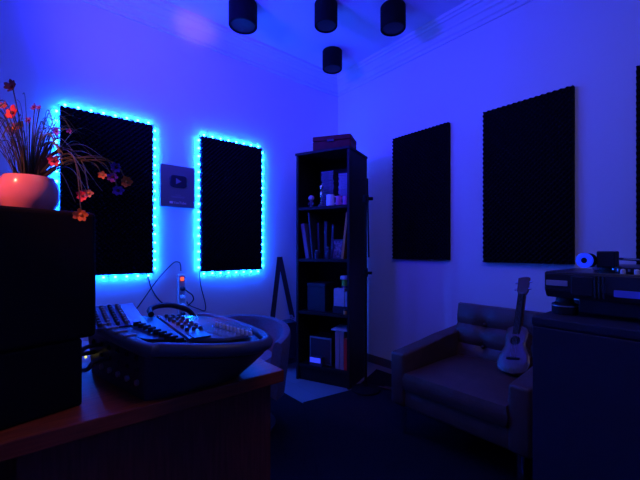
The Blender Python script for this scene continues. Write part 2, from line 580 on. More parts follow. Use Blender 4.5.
tag(o, 'narrow white carton against the right side of the third shelf', 'box')
t = thing('bottle', 'bottle with white cap and green band behind the white carton', 'bottle', bl(.396, .125, SH[1]+.058), BR)
MB().lathe((0, 0, 0), [(.036, 0), (.038, .006), (.038, .13), (.032, .150), (.026, .158)], 26).build('body', M['glass_dark'], t, True)
MB().lathe((0, 0, .158), [(.026, 0), (.026, .052)], 24).build('band', M['green'], t, True)
MB().lathe((0, 0, .210), [(.030, 0), (.038, .003), (.038, .026), (.034, .030)], 24).build('cap', M['white_plastic'], t, True)
o = MB().box(-.072, 0, 0, .066, .20, .0575, .002).build('flat_box', M['dark_box'])
o.location = bl(.400, .036, SH[1]); o.rotation_euler = (0, 0, BR)
tag(o, 'flat dark box lying under the white cartons on the third shelf', 'box')
M['amber'] = mat('amber_jar', (0.6, 0.28, 0.08), 0.35)
t = thing('jar', 'tiny amber jar at the front edge of the third shelf', 'jar', bl(.446, .0195, SH[1]), BR)
MB().lathe((0, 0, 0), [(.013, 0), (.0145, .004), (.0145, .026), (.011, .031)], 18).build('body', M['amber'], t, True)
MB().lathe((0, 0, .031), [(.0125, 0), (.0125, .009)], 18).build('lid', M['black'], t, True)

# bottom shelf
t = thing('guitar_amplifier', 'small dark amplifier with a pale frame on the bottom shelf', 'amplifier', bl(.205, .06, SH[0]), BR)
MB().box(-.10, 0, .004, .10, .19, .228, .008).build('cabinet', M['black_matte'], t)
f = MB()
for a in ((-.102, -.008, .004, -.092, .0, .230), (.092, -.008, .004, .102, .0, .230), (-.092, -.008, .216, .092, 0, .230), (-.092, -.008, .004, .092, 0, .014)):
    f.box(*a, .001)
f.build('frame', M['silver'], t)
M['grille'] = mat('grille_cloth', (0.03, 0.03, 0.05), 0.9, bump=.6, bscale=400)
MB().box(-.092, -.004, .014, .092, .0, .216).build('grille', M['grille'], t)
MB().tube(spline([(-.05, .08, .228), (-.045, .08, .246), (0, .08, .250), (.045, .08, .246), (.05, .08, .228)], 5), .006, 8, flat=.5).build('handle', M['black'], t, True)
M['blue_glow'] = mat('lit_display', (0.1, 0.15, 0.6), 0.4, emit=(0.04, 0.06, 1.0), estr=.8)
t = thing('digital_clock', 'small box with a bright blue display in front of the amplifier', 'clock', bl(.185, .006, SH[0]), BR)
MB().box(-.058, 0, 0, .058, .042, .075, .003).build('case', M['spine_blue'], t)
MB().box(-.052, -.002, .028, .046, .001, .068, .001).build('display', M['blue_glow'], t)
G4 = 'binders on the bottom shelf'
M['binder'] = mat('pale_binder', (0.27, 0.23, 0.28), 0.5)
M['red_spine'] = mat('red_spine', (0.62, 0.03, 0.03), 0.5)
book(.352, SH[0], .040, .300, .22, 0, M['binder'], 'broad pale binder right of the amplifier on the bottom shelf', G4)
book(.394, SH[0], .034, .305, .22, 0, M['binder'], 'pale binder between the broad binder and the red-spined book', G4)
book(.430, SH[0], .026, .250, .22, 0, M['red_spine'], 'red-spined book at the right end of the bottom shelf', G4)
o = MB().box(-.075, 0, 0, .075, .19, .012, .002).build('magazine', M['carton'])
o.location = bl(.394, .025, SH[0]+.306); o.rotation_euler = (0, 0, BR+.06)
tag(o, 'pale magazine lying flat on top of the binders', 'magazine')

# ------------------------------------------------------------------ microphone stand beside the bookcase
t = thing('microphone_stand', 'black microphone stand with round base beside the bookcase', 'microphone stand', (-.568, -.935, 0))
MB().lathe((0, 0, 0), [(.106, 0), (.110, .004), (.108, .012), (.05, .022), (.018, .034), (.014, .05)], 36).build('base', M['black_matte'], t, True)
MB().cyl((0, 0, .04), (0, 0, .92), .0105, n=16).build('tube', M['black_matte'], t, True)
MB().cyl((0, 0, .90), (0, 0, 1.50), .0075, n=16).build('rod', M['black_matte'], t, True)
MB().lathe((0, 0, .87), [(.014, 0), (.018, .008), (.018, .06), (.013, .07)], 20).build('clutch', M['black_matte'], t, True)
MB().cyl((.01, -.01, .90), (.034, -.034, .90), .011, n=14).build('knob', M['black_matte'], t, True)
MB().box(-.018, -.018, 1.44, .018, .018, 1.50, .004).build('boom_clamp', M['black_matte'], t)
MB().cyl((.01, -.015, 1.47), (.036, -.042, 1.47), .013, n=14).build('knob', M['black_matte'], t, True)
MB().cyl((-.012, -.028, 1.62), (.012, -.020, 1.02), .0065, n=12).build('boom_arm', M['black_matte'], t, True)

# ------------------------------------------------------------------ bag hanging on the left wall
M['bag'] = mat('navy_bag_cloth', (0.035, 0.035, 0.055), 0.8, bump=.3, bscale=150)
hk = thing('wall_hook', 'small dark hook on the wall holding the bag strap', 'hook', (-.757, 0, 1.01))
MB().lathe((0, 0, 0), [(.013, 0), (.013, .004), (.006, .006)], 16, Matrix.Rotation(PI/2, 4, 'X')).build('plate', M['black_metal'], hk, True)
MB().tube(spline([(0, -.004, 0), (0, -.026, -.004), (0, -.034, .004), (0, -.034, .014)], 5), .004, 8).build('prong', M['black_metal'], hk, True)
t = thing('shoulder_bag', 'dark shoulder bag hanging by its strap left of the bookcase', 'bag', (-.735, -.03, 0.0))

def ribbon(m, a, b, w, th):
    a, b = Vector(a), Vector(b)
    d = (b-a).normalized()
    s_ = d.cross(Vector((0, 1, 0))).normalized()*(w/2)
    n = Vector((0, th/2, 0))
    m.loft([[p+s_+n, p-s_+n, p-s_-n, p+s_-n] for p in (a, b)])
m = MB()
ribbon(m, (-.030, 0, 1.022), (-.112, -.004, .44), .050, .004)
ribbon(m, (-.026, 0, 1.022), (.118, -.004, .43), .050, .004)
m.box(-.052, -.004, 1.004, .0, .004, 1.026)
m.build('strap', M['bag'], t)
prof = [(-.15, .10), (-.155, .2), (-.14, .36), (-.10, .43), (.09, .43), (.13, .36), (.145, .2), (.14, .10), (.08, .07), (-.09, .07)]
MB().loft([[Vector((x*s, y, .25+(z-.25)*s)) for x, z in prof] for y, s in ((.024, .92), (.01, 1), (-.06, 1), (-.09, .9))]).build('pouch', M['bag'], t, True)
MB().loft([[Vector((x*s, y, .31+(z-.31)*s)) for x, z in [(-.13, .22), (-.14, .36), (-.10, .425), (.09, .425), (.125, .36), (.12, .22)]] for y, s in ((-.088, 1), (-.098, .96))]).build('flap', M['bag'], t, True)
for x, z in ((-.110, .44), (.116, .43), (-.075, .425), (.09, .455)):
    f = MB()
    for k in range(1):
        f.tube([(x+.020*math.cos(2*PI*i/14), -.012, z+.015*math.sin(2*PI*i/14)) for i in range(15)], .0045, 8)
    f.box(x-.017, -.016, z-.003, x+.017, -.010, z+.003)
    f.build('buckle', M['white_plastic'], t, True)  # pale diffuse colour stands in for the glints on metal buckles

# ------------------------------------------------------------------ power strip and its cables
M['strip_white'] = mat('power_strip_white', (0.55, 0.55, 0.58), 0.45)
M['red_switch'] = mat('lit_red_switch', (0.8, 0.05, 0.02), 0.3, emit=(1.0, 0.10, 0.03), estr=1.6)
t = thing('power_strip', 'upright power strip on the wall with a glowing red switch', 'power strip', (-1.657, 0, .525))
MB().box(-.026, -.040, 0, .026, -.001, .375, .006).build('housing', M['strip_white'], t)
MB().box(-.012, -.046, .330, .012, -.039, .356, .002).build('switch', M['red_switch'], t)
for z in (.27, .205, .14, .075):
    MB().lathe((0, -.0395, z), [(.018, 0), (.018, .003), (.014, .003), (.013, .001)], 18, Matrix.Rotation(PI/2, 4, 'X')).build('socket', M['grey_plastic'], t, True)
MB().box(-.008, -.044, .020, .008, -.039, .034, .002).build('indicator', M['red_switch'], t)
for z, mt, lab in ((0.795, M['black'], 'black plug in the socket nearest the red switch'), (0.730, M['white_plastic'], 'pale plug second below the red switch'), (0.665, M['white_plastic'], 'pale plug third below the red switch'), (0.600, M['black'], 'black plug in the lowest socket of the power strip')):
    p = thing('power_plug', lab, 'plug', (-1.657, -.0435, z), 0, 'plugs in the power strip')
    MB().lathe((0, 0, 0), [(.016, 0), (.017, .006), (.017, .026), (.011, .036)], 18, Matrix.Rotation(PI/2, 4, 'X')).build('body', mt, p, True)
    MB().tube(spline([(0, -.034, 0), (.010, -.046, -.008), (.026, -.048, -.022)], 4), .0045, 8).build('strain_relief', mt, p, True)
M['cable'] = mat('dark_cable', (0.02, 0.02, 0.03), 0.5)

def cable(pts, r, lab, n=10):
    return tag(MB().tube(spline(pts, n), r, 8).build('cable', M['cable'], None, True), lab, 'cable')

cable([(-1.895, -.010, .915), (-1.865, -.012, .80), (-1.80, -.014, .70), (-1.73, -.016, .672), (-1.690, -.018, .668)], .0042, 'dark cable looping from the flower-side foam panel to the power strip')
cable([(-1.657, -.012, .928), (-1.660, -.011, .975), (-1.675, -.010, .997), (-1.72, -.010, .985), (-1.83, -.012, .865), (-1.96, -.014, .68), (-2.06, -.014, .56)], .0038, 'thin dark cable running down the wall left from above the power strip')
cable([(-1.512, -.010, .915), (-1.50, -.012, .80), (-1.465, -.012, .66), (-1.468, -.012, .60), (-1.52, -.014, .62), (-1.60, -.03, .66), (-1.622, -.04, .69)], .0038, 'dark cable from the bookcase-side foam panel down to the power strip')
cable([(-1.62, -.05, .77), (-1.585, -.055, .74), (-1.575, -.05, .70), (-1.62, -.06, .66)], .005, 'short dark cable curling beside the middle plugs')

# ------------------------------------------------------------------ tub chair behind the desk
M['tub'] = mat('grey_blue_fabric', (0.16, 0.15, 0.20), 0.85, noise=.2, nscale=80, bump=.2, bscale=250)
t = thing('tub_chair', 'grey rounded tub chair behind the desk, below the hanging bag', 'chair', (-1.555, -.80, 0), math.radians(-26))
# curved shell: open toward -y
n = 26
outer, inner, ho = [], [], []
loops = []
for i in range(n+1):
    a = math.radians(-42+264*i/n)
    k = abs(i/n-.5)*2
    top = .635-.09*k**2.2
    ca, sa = math.cos(a), math.sin(a)
    sec = []
    for (rr, z) in ((.275, .20), (.300, .40), (.315, top-.03), (.308, top-.008), (.290, top), (.265, top-.006), (.252, top-.03), (.235, .42), (.225, .22)):
        sec.append(Vector((rr*ca, rr*sa*.95, z)))
    loops.append(sec)
MB().loft(loops).build('backrest', M['tub'], t, True)
MB().lathe((0, 0, 0), [(.20, .22), (.222, .25), (.222, .40), (.20, .43), (.05, .438)], 30).build('seat', M['tub'], t, True)
MB().cyl((0, 0, .04), (0, 0, .22), .028, n=16).build('pedestal', M['black_metal'], t, True)
MB().lathe((0, 0, 0), [(.22, 0), (.22, .012), (.06, .03), (.03, .05)], 30).build('base', M['black_metal'], t, True)

# ------------------------------------------------------------------ desk
DZ = .75
t = thing('desk', 'red-brown wooden desk in the left foreground', 'desk', (-2.0, -1.958, 0))
MB().box(-1.35, 0, DZ-.034, 0, .76, DZ, .003).build('desktop', M['wood'], t)
MB().box(-.556, .032, .07, -.046, .050, DZ-.036).build('front_panel', M['wood_panel'], t)
MB().box(-.046, .032, 0, -.026, .72, DZ-.034).build('side_panel', M['wood_panel'], t)
MB().box(-.576, .032, 0, -.556, .72, DZ-.034).build('side_panel', M['wood_panel'], t)
MB().box(-1.33, .032, 0, -1.31, .72, DZ-.034).build('side_panel', M['wood_panel'], t)
MB().box(-1.31, .70, .3, -.576, .72, DZ-.034).build('back_panel', M['wood_panel'], t)
MB().box(-.556, .06, .0, -.046, .70, .07).build('plinth', M['wood_panel'], t)

# ------------------------------------------------------------------ mixing console
M['mixer_body'] = mat('console_plastic', (0.022, 0.022, 0.028), 0.45)
M['mixer_rim'] = mat('console_rim', (0.06, 0.06, 0.072), 0.4)
M['mixer_top'] = mat('console_faceplate', (0.30, 0.32, 0.38), 0.22, metal=.5)
M['mixer_dark'] = mat('console_dark_plate', (0.02, 0.02, 0.035), 0.35)
t = thing('mixing_console', 'dark audio mixing console with curved front rim on the desk', 'mixer', (-2.362, -1.934, DZ))
O = Vector((-2.362, -1.934, DZ))
top = [(-2.362, -1.934, .880), (-2.335, -1.958, .878), (-2.298, -1.985, .876), (-2.242, -2.018, .872), (-2.190, -2.032, .868), (-2.140, -2.030, .864), (-2.095, -2.008, .858), (-2.062, -1.965, .856), (-2.052, -1.905, .858), (-2.06, -1.78, .864), (-2.085, -1.66, .870), (-2.12, -1.62, .872), (-2.36, -1.60, .900), (-2.425, -1.605, .902), (-2.435, -1.64, .900)]
base = [(-2.358, -1.930), (-2.335, -1.940), (-2.30, -1.945), (-2.25, -1.946), (-2.20, -1.944), (-2.16, -1.938), (-2.13, -1.925), (-2.11, -1.90), (-2.105, -1.86), (-2.11, -1.77), (-2.12, -1.68), (-2.14, -1.65), (-2.36, -1.62), (-2.415, -1.625), (-2.425, -1.645)]
tp = [Vector(p)-O for p in top]
bp = [Vector((x, y, DZ))-O for x, y in base]
cen = sum(tp, Vector())/len(tp)
mid = [b*.45+a*.55+Vector((0, 0, -.018)) for a, b in zip(tp, bp)]
under = [a-Vector((0, 0, .030)) for a in tp]
inner = [a+(cen-a).normalized()*.022+Vector((0, 0, .0)) for a in tp]
inset = [v-Vector((0, 0, .006)) for v in inner]
for v in mid:
    v.z = max(v.z, .02)
lo = [b+Vector((0, 0, .0)) for b in bp]
MB().loft([lo, mid, under, inset]).build('body', M['mixer_body'], t, True)
# rim: rounded tube following the outline from front left round to the right
rimpts = spline([tp[i]+Vector((0, 0, -.010)) for i in (14, 0, 1, 2, 3, 4, 5, 6, 7, 8, 9, 10, 11)], 5)
MB().tube(rimpts, .016, 12, flat=1.0).build('rim', M['mixer_rim'], t, True)
# vents on the left of the rim
for k in range(4):
    f = k*.22+.10
    p = tp[14].lerp(tp[0], .35+.15*k)
    MB().box(p.x-.014, p.y-.006, p.z+.003, p.x+.014, p.y+.006, p.z+.009, .002).build('vent_rib', M['grey_plastic'], t)

def surf(x, y):
    """height of the face plate at world x, y (local z)"""
    k = (y+1.99)/.38
    return .871+.030*k-.034*k*min(1, max(0, (x+2.32)/.22))-DZ
def onp(x, y, dz=0.0):
    return Vector((x, y, surf(x, y)+dz+DZ))-O

def plate(name, xy, mt, dz0, dz1):
    return MB().loft([[onp(x, y, dz0) for x, y in xy], [onp(x, y, dz1) for x, y in xy]]).build(name, mt, t)
plate('faceplate', [(-2.262, -1.94), (-2.19, -1.985), (-2.13, -1.985), (-2.085, -1.93), (-2.085, -1.78), (-2.11, -1.66), (-2.262, -1.66)], M['mixer_top'], -.004, .004)
plate('channel_plate', [(-2.405, -1.66), (-2.405, -1.80), (-2.345, -1.90), (-2.27, -1.945), (-2.27, -1.66)], M['mixer_dark'], -.004, .003)
# tilted meter bridge at back left: four dark columns and a pale one
def bridge(name, x0, x1, mt, dz=0):
    ya, yb = -1.765, -1.600
    za, zb = .893-DZ, .928-DZ
    q = []
    for y, z in ((ya, za), (yb, zb), (yb, .89-DZ), (ya, .885-DZ)):
        q.append((y-O.y, z+(dz if z > .146 else 0)))
    return MB().loft([[Vector((x-O.x, y, z)) for y, z in q] for x in (x0, x1)]).build(name, mt, t)
bridge('meter_bridge', -2.430, -2.352, M['mixer_dark'])
bridge('bridge_panel', -2.351, -2.315, M['mixer_top'])
bz = lambda y: (.893+(y+1.765)/.165*.035)-DZ
for i in range(4):
    for j in range(8):
        y = -1.75+j*.0185
        x = -2.420+i*.020
        MB().lathe((x-O.x, y-O.y, bz(y)), [(.005, 0), (.0045, .008), (.002, .009)], 10).build('knob', M['grey_plastic'] if i % 2 else M['mixer_rim'], t, True)
for j in range(10):
    k = j/9
    p = onp(-2.155+.022*k, -1.850-.155*k, .004)
    MB().lathe(p, [(.0052, 0), (.0052, .008), (.004, .012), (.0015, .0125)], 12).build('knob', M['white_plastic'], t, True)
for j in range(9):
    k = j/8
    p = onp(-2.340+.050*k, -1.775-.185*k, .003)
    MB().box(p.x-.009, p.y-.006, p.z, p.x+.009, p.y+.006, p.z+.012, .002).build('fader', M['black'], t)
for r in range(3):
    for c in range(6):
        p = onp(-2.245+.018*r, -1.70-.035*c, .004)
        MB().lathe(p, [(.006, 0), (.005, .010), (.002, .011)], 12).build('knob', M['mixer_rim'], t, True)
p = onp(-2.235, -1.93, .004)
MB().box(p.x-.020, p.y-.03, p.z, p.x+.020, p.y+.03, p.z+.004, .001).build('display', M['mixer_dark'], t)
p = onp(-2.155, -1.958, .004)
# connectors along the left side
def side_pt(f, z):
    a, b = tp[0], tp[14]
    p = a.lerp(b, f)
    return Vector((p.x, p.y, z))
sd = (tp[14]-tp[0]); sd.z = 0; sd.normalize()
sn = Vector((-sd.y, sd.x, 0))
rotm = sn.to_track_quat('Z', 'Y').to_matrix().to_4x4()
for r, z in enumerate((.036, .066, .094)):
    for c in range(6):
        p = side_pt(.10+.155*c, z)+sn*-.004
        MB().lathe(p, [(.007, 0), (.007, .006), (.0045, .006), (.0045, .002)] if r != 1 else [(.006, 0), (.006, .006), (.003, .006), (.003, .002)], 14, rotm).build('jack', M['silver'] if r == 0 else M['black_metal'], t, True)
M['yellow_led'] = mat('yellow_led', (.8, .8, .2), .3, emit=(1.0, .85, .15), estr=1.2)
MB().sph(side_pt(.985, .048)+sn*.006, .0035).build('power_led', M['yellow_led'], t, True)

# patch cables plugged into the mixer's left side
for k, (f, z, lab) in enumerate(((.87, .066, 'dark patch cable in the rearmost jacks on the left side of the mixer'), (.72, .094, 'dark patch cable in the upper jacks on the left side of the mixer'), (.565, .066, 'dark patch cable in the middle jack on the left side of the mixer'))):
    a_ = O+side_pt(f, z)+sn*.004
    b_ = a_+sn*.030
    cable([a_, b_, b_+sn*.022+Vector((0, .02, -.02)), (-2.485-.012*k, -1.60+.012*k, .80-.008*k), (-2.51-.01*k, -1.50+.02*k, .757+.009*k), (-2.58, -1.42+.03*k, .757)], .0055, lab, 6)

# cables lying behind the mixer
cable([(-2.285, -1.690, .902), (-2.275, -1.640, .910), (-2.235, -1.600, .912), (-2.18, -1.580, .902), (-2.12, -1.565, .865), (-2.08, -1.54, .759)], .0085, 'thick black cable arching over the rear edge of the mixer')
cable([(-2.28, -1.45, .756), (-2.22, -1.42, .79), (-2.15, -1.385, .80), (-2.07, -1.37, .79), (-2.03, -1.39, .757)], .010, 'thick black cable on the desk between the mixer and the wall')

# ------------------------------------------------------------------ speaker with pad, potted flowers on top
SR = math.radians(16)
o = MB().box(-.27, 0, 0, 0, .24, .146, .006).build('speaker_stand', M['black_matte'])
o.location = (-2.467, -1.866, DZ); o.rotation_euler = (0, 0, SR)
tag(o, 'black block stand under the speaker on the desk', 'stand')
t = thing('studio_speaker', 'large black studio speaker carrying the flower pot', 'speaker', (-2.440, -1.862, DZ+.146), SR)
MB().box(-.30, 0, 0, 0, .25, .278, .010, 3).build('cabinet', M['black_matte'], t)

random.seed(11)
M['pot'] = mat('glazed_pot', (0.80, 0.34, 0.32), 0.22, coat=.3)
M['soil'] = mat('pot_filling', (0.05, 0.04, 0.03), 1.0)
M['leaf'] = mat('grass_blade', (0.08, 0.11, 0.055), 0.5, noise=.4, nscale=20)
fc = {'orange': (0.95, 0.36, 0.05), 'red': (0.80, 0.08, 0.12), 'violet': (0.36, 0.10, 0.55), 'maroon': (0.16, 0.03, 0.06), 'pink': (0.85, 0.25, 0.35), 'tan': (0.65, 0.40, 0.22)}
for k, v in fc.items():
    M['petal_'+k] = mat('petal_'+k, v, .6)
M['petal_core'] = mat('petal_core', (.75, .45, .08), .7)
PX, PY, PZ = -2.558, -1.798, DZ+.146+.278
t = thing('potted_flowers', 'rounded pot of artificial flowers with grassy leaves on the speaker', 'potted plant', (PX, PY, PZ))
MB().lathe((0, 0, 0), [(.036, 0), (.043, .003), (.051, .018), (.054, .034), (.053, .050), (.049, .064), (.044, .074), (.040, .074), (.043, .062)], 36).build('pot', M['pot'], t, True)
MB().lathe((0, 0, .058), [(.046, 0), (.046, .004), (.02, .008)], 24).build('filling', M['soil'], t, True)

# view directions used only to lay the plant out: right of the camera and up
Rv = Vector((0.771, -0.637, 0)); Fv = Vector((0.637, 0.771, 0))
def pl(du, dv, df=0.0):
    """offset from the pot foot: metres to the right, up, and to the back"""
    return Rv*du+Fv*df+Vector((0, 0, dv))
leaf = MB()
for i in range(80):
    a = random.uniform(0, 2*PI)
    r0 = random.uniform(0, .026)
    st = Vector((r0*math.cos(a), r0*math.sin(a), .064))
    reach = random.uniform(.03, .12)
    hgt = random.uniform(.07, .175)
    d = Vector((math.cos(a), math.sin(a), 0))
    droop = random.uniform(0, .05)
    pts = [st, st+d*reach*.25+Vector((0, 0, hgt*.55)), st+d*reach*.6+Vector((0, 0, hgt*.95)), st+d*reach+Vector((0, 0, hgt-droop))]
    leaf.tube(spline(pts, 5), random.uniform(.0024, .0042), 5, r1=.0006, flat=.35)
# the arching blades on the right
for du, dv, up in ((.15, .062, .13), (.175, .085, .135), (.14, .10, .13), (.12, .035, .10), (.17, .11, .15), (.13, .075, .14), (.155, .045, .11), (.09, .12, .15), (.11, .09, .16), (.10, .02, .09)):
    f = random.uniform(-.05, .03)
    pts = [pl(.012, .064), pl(du*.3, up*.85, f*.3), pl(du*.65, up*.98, f*.7), pl(du, dv, f)]
    leaf.tube(spline(pts, 6), random.uniform(.0050, .0070), 5, r1=.0006, flat=.35)
flowers = [(-.020, .262, 'maroon', .014), (-.018, .206, 'red', .017), (-.016, .182, 'orange', .014), (-.045, .225, 'pink', .010), (-.026, .175, 'violet', .014),
           (.012, .226, 'violet', .008), (.022, .188, 'violet', .008), (.060, .108, 'red', .012), (.074, .168, 'violet', .008), (.150, .083, 'orange', .010),
           (.176, .077, 'violet', .011), (.205, .090, 'violet', .011), (.206, .067, 'orange', .013), (.208, .042, 'violet', .012), (.110, .036, 'red', .012),
           (.138, .038, 'tan', .010), (.134, -.010, 'orange', .0145), (.103, .168, 'violet', .006), (.046, .214, 'violet', .006)]
for du, dv, c, r in flowers:
    f = random.uniform(-.03, .02)
    e = pl(du, dv, f)
    hi = max(dv+.02, .12 if du > .05 else dv)
    m_ = pl(du*.45, hi*.9 if du > .05 else dv*.6, f*.4)
    pts = [pl(du*.06, .064), m_, pl(du*.85, hi*.92, f*.8), e] if du > .05 else [pl(du*.1, .064), pl(du*.5, dv*.6+.02, f*.5), e]
    leaf.tube(spline(pts, 6), .0012, 5)
    fl = MB()
    axis = (pl(-.2, .25, -1.0) if du < .05 else pl(.3, -.25, -1.0)).normalized()
    q = axis.to_track_quat('Z', 'Y').to_matrix().to_4x4()
    np_ = 7 if r > .01 else 5
    for i in range(np_):
        a = 2*PI*i/np_+random.uniform(-.15, .15)
        ln = r*random.uniform(.85, 1.15)
        R = Matrix.Translation(e) @ q @ Matrix.Rotation(a, 4, 'Z')
        w = r*.34
        cup = r*random.uniform(.25, .6)
        pr = [(0, 0, 0), (ln*.45, -w, cup*.4), (ln*.8, -w*.8, cup*.8), (ln, 0, cup), (ln*.8, w*.8, cup*.8), (ln*.45, w, cup*.4)]
        fl.loft([[R @ Vector(p) for p in pr], [R @ (Vector(p)+Vector((0, 0, r*.07))) for p in pr]])
    fo = fl.build('flower', M['petal_'+c], t)
    MB().sph(e+axis*r*.2, r*.26, u=8, v=6).build('flower_centre', M['petal_core'] if c in ('orange', 'tan', 'pink') else M['petal_maroon'], fo, True)
leaf.build('foliage', M['leaf'], t, True)

# ------------------------------------------------------------------ armchair
t = thing('armchair', 'brown leather armchair against the right wall below the foam panels', 'armchair', (-.908, -1.45, 0))
# local frame: +x to the back wall, -y to the right of the photo
AW, AD = .76, .80
MB().box(.012, -AW+.02, .172, AD, -.02, .275, .012, 3).build('base', M['leather'], t, True)
def arm(y0, y1):
    # gently rising arm
    lo = [Vector((0, y0, .172)), Vector((AD, y0, .172)), Vector((AD, y0, .545)), Vector((AD*.55, y0, .512)), Vector((0, y0, .478))]
    hi = [Vector((v.x, y1, v.z)) for v in lo]
    m = MB().loft([lo, hi])
    bmesh.ops.bevel(m.bm, geom=m.bm.edges[:], offset=.018, segments=3, profile=.5, affect='EDGES')
    return m.build('armrest', M['leather'], t, True)
arm(-.098, 0)
arm(-AW, -AW+.098)
def cushion(name, x0, y0, z0, x1, y1, z1, puff, mx=None, buttons=None):
    nx, ny = 16, 16
    bm = MB()
    grid = []
    for j in range(ny+1):
        row = []
        for i in range(nx+1):
            u, v = i/nx, j/ny
            h = (1-(2*u-1)**6)*(1-(2*v-1)**6)
            z = z1+puff*(math.sin(u*PI)*math.sin(v*PI))**.6 if 0 < u < 1 and 0 < v < 1 else z1
            if buttons:
                for bu, bv in buttons:
                    d2 = ((u-bu)*1.0)**2+((v-bv)*1.0)**2
                    z -= .030*math.exp(-d2/.004)+.012*math.exp(-abs(u-bu)/.03)*1.0+.012*math.exp(-abs(v-bv)/.03)
            row.append(Vector((x0+(x1-x0)*u, y0+(y1-y0)*v, z)))
        grid.append(row)
    bmm = bm.bm
    T4 = mx if mx is not None else Matrix.Identity(4)
    V = [[bmm.verts.new(T4 @ p) for p in row] for row in grid]
    for j in range(ny):
        for i in range(nx):
            bmm.faces.new((V[j][i], V[j][i+1], V[j+1][i+1], V[j+1][i]))
    ring = [V[0][i] for i in range(nx+1)]+[V[j][nx] for j in range(1, ny+1)]+[V[ny][i] for i in range(nx-1, -1, -1)]+[V[j][0] for j in range(ny-1, 0, -1)]
    coords = [grid[0][i] for i in range(nx+1)]+[grid[j][nx] for j in range(1, ny+1)]+[grid[ny][i] for i in range(nx-1, -1, -1)]+[grid[j][0] for j in range(ny-1, 0, -1)]
    cx, cy = (x0+x1)/2, (y0+y1)/2
    prev = ring
    for k in (.33, .66, 1.0):
        bul = .012*math.sin(k*PI)
        cur = []
        for c in coords:
            dx, dy = (c.x-cx)/abs(x1-x0)*2, (c.y-cy)/abs(y1-y0)*2
            cur.append(bmm.verts.new(T4 @ Vector((c.x+(bul if dx > .99 else -bul if dx < -.99 else 0), c.y+(bul if dy > .99 else -bul if dy < -.99 else 0), c.z+(z0-c.z)*k))))
        n_ = len(ring)
        for i in range(n_):
            j = (i+1) % n_
            bmm.faces.new((prev[i], cur[i], cur[j], prev[j]))
        prev = cur
    bmm.faces.new(prev)
    return bm.build(name, M['leather'], t, True)
cushion('seat_cushion', .0, -AW+.104, .277, .62, -.104, .372, .030)
bx = Matrix.Translation((.70, 0, .40)) @ Matrix.Rotation(math.radians(-78), 4, 'Y')
# back: local u runs up the back, z toward the front
bm4 = Matrix.Translation((.565, 0, .30)) @ Matrix(((math.cos(math.radians(78)), 0, -math.sin(math.radians(78)), 0), (0, 1, 0, 0), (math.sin(math.radians(78)), 0, math.cos(math.radians(78)), 0), (0, 0, 0, 1)))
bb = cushion('back_cushion', 0, -AW+.070, -.12, .415, -.070, 0, .022, bm4, [(.36, .30), (.36, .70), (.70, .30), (.70, .70)])
for bu, bv in ((.36, .30), (.36, .70), (.70, .30), (.70, .70)):
    y = -AW+.070+(AW-.14)*bv
    MB().sph(bm4 @ Vector((.43*bu, y, -.022)), .011, u=12, v=8).build('button', M['leather'], bb, True)
for x, y in ((.05, -.06), (.05, -AW+.06), (AD-.05, -.06), (AD-.05, -AW+.06)):
    MB().cyl((x, y, 0), (x, y, .173), .013, .018, n=14).build('leg', M['chrome'], t, True)

# ------------------------------------------------------------------ small guitar on the armchair
M['uke'] = mat('guitar_varnish', (0.15, 0.065, 0.045), 0.2, spec=.4, noise=.15, nscale=15, stretch=(8, 8, 1))
M['uke_dark'] = mat('guitar_fretboard', (0.02, 0.014, 0.012), 0.8, spec=.15)
A0 = Vector((-.545, -1.998, .398))
A1 = Vector((-.205, -1.934, .895))
t = thing('small_guitar', 'small acoustic guitar leaning on the armchair seat', 'guitar', A0)
zax = (A1-A0).normalized()
nrm = Vector((-.85, .04, .0)); nrm = (nrm-zax*nrm.dot(zax)).normalized()
xax = nrm.cross(zax).normalized() * -1
G4x = Matrix((xax, -nrm, zax)).transposed().to_4x4()     # columns: right, back, up
L = (A1-A0).length
t.rotation_euler = G4x.to_euler()
BLn = .285
def halfw(s):
    pts = [(0, 0), (.03, .055), (.10, .080), (.22, .088), (.35, .083), (.48, .066), (.56, .056), (.64, .055), (.74, .062), (.84, .063), (.92, .054), (.98, .030), (1, 0)]
    for (a, va), (b, vb) in zip(pts, pts[1:]):
        if a <= s <= b:
            k = (s-a)/(b-a); k = k*k*(3-2*k) if 0.03 < s < .95 else k
            return va+(vb-va)*k
    return 0
ss = [i/30 for i in range(31)]
outl = [(halfw(s), s*BLn) for s in ss]+[(-halfw(s), s*BLn) for s in ss[-2:0:-1]]
m = MB()
m.loft([[Vector((x*k, y, (z-BLn*.42)*k+BLn*.42)) for x, z in outl] for y, k in ((.034, .6), (.030, 1), (-.028, 1), (-.030, .97), (-.0325, .75), (-.034, .45), (-.0345, .15))])
m.build('body', M['uke'], t, True)
zh = BLn*.66
MB().lathe((0, -.0335, zh), [(.027, 0), (.027, .0016), (.004, .0016)], 24, Matrix.Rotation(PI/2, 4, 'X')).build('sound_hole', M['uke_dark'], t, True)
MB().box(-.034, -.040, BLn*.27, .034, -.031, BLn*.27+.012, .002).build('bridge', M['uke_dark'], t)
MB().box(-.019, -.026, BLn-.012, .019, -.006, L-.12, .004).build('neck', M['uke'], t)
MB().box(-.019, -.0355, BLn*.80, .019, -.0262, L-.12, .001).build('fretboard', M['uke_dark'], t)
hd = [(-.019, L-.122), (-.030, L-.095), (-.032, L-.004), (-.012, L), (.012, L), (.032, L-.004), (.030, L-.095), (.019, L-.122)]
MB().loft([[Vector((x, y, z)) for x, z in hd] for y in (-.028, -.012)]).build('headstock', M['uke'], t)
for k in range(2):
    for sx in (-1, 1):
        z = L-.080+.046*k
        MB().cyl((sx*.030, -.020, z), (sx*.048, -.020, z), .006, n=10).build('tuning_peg', M['chrome'], t, True)
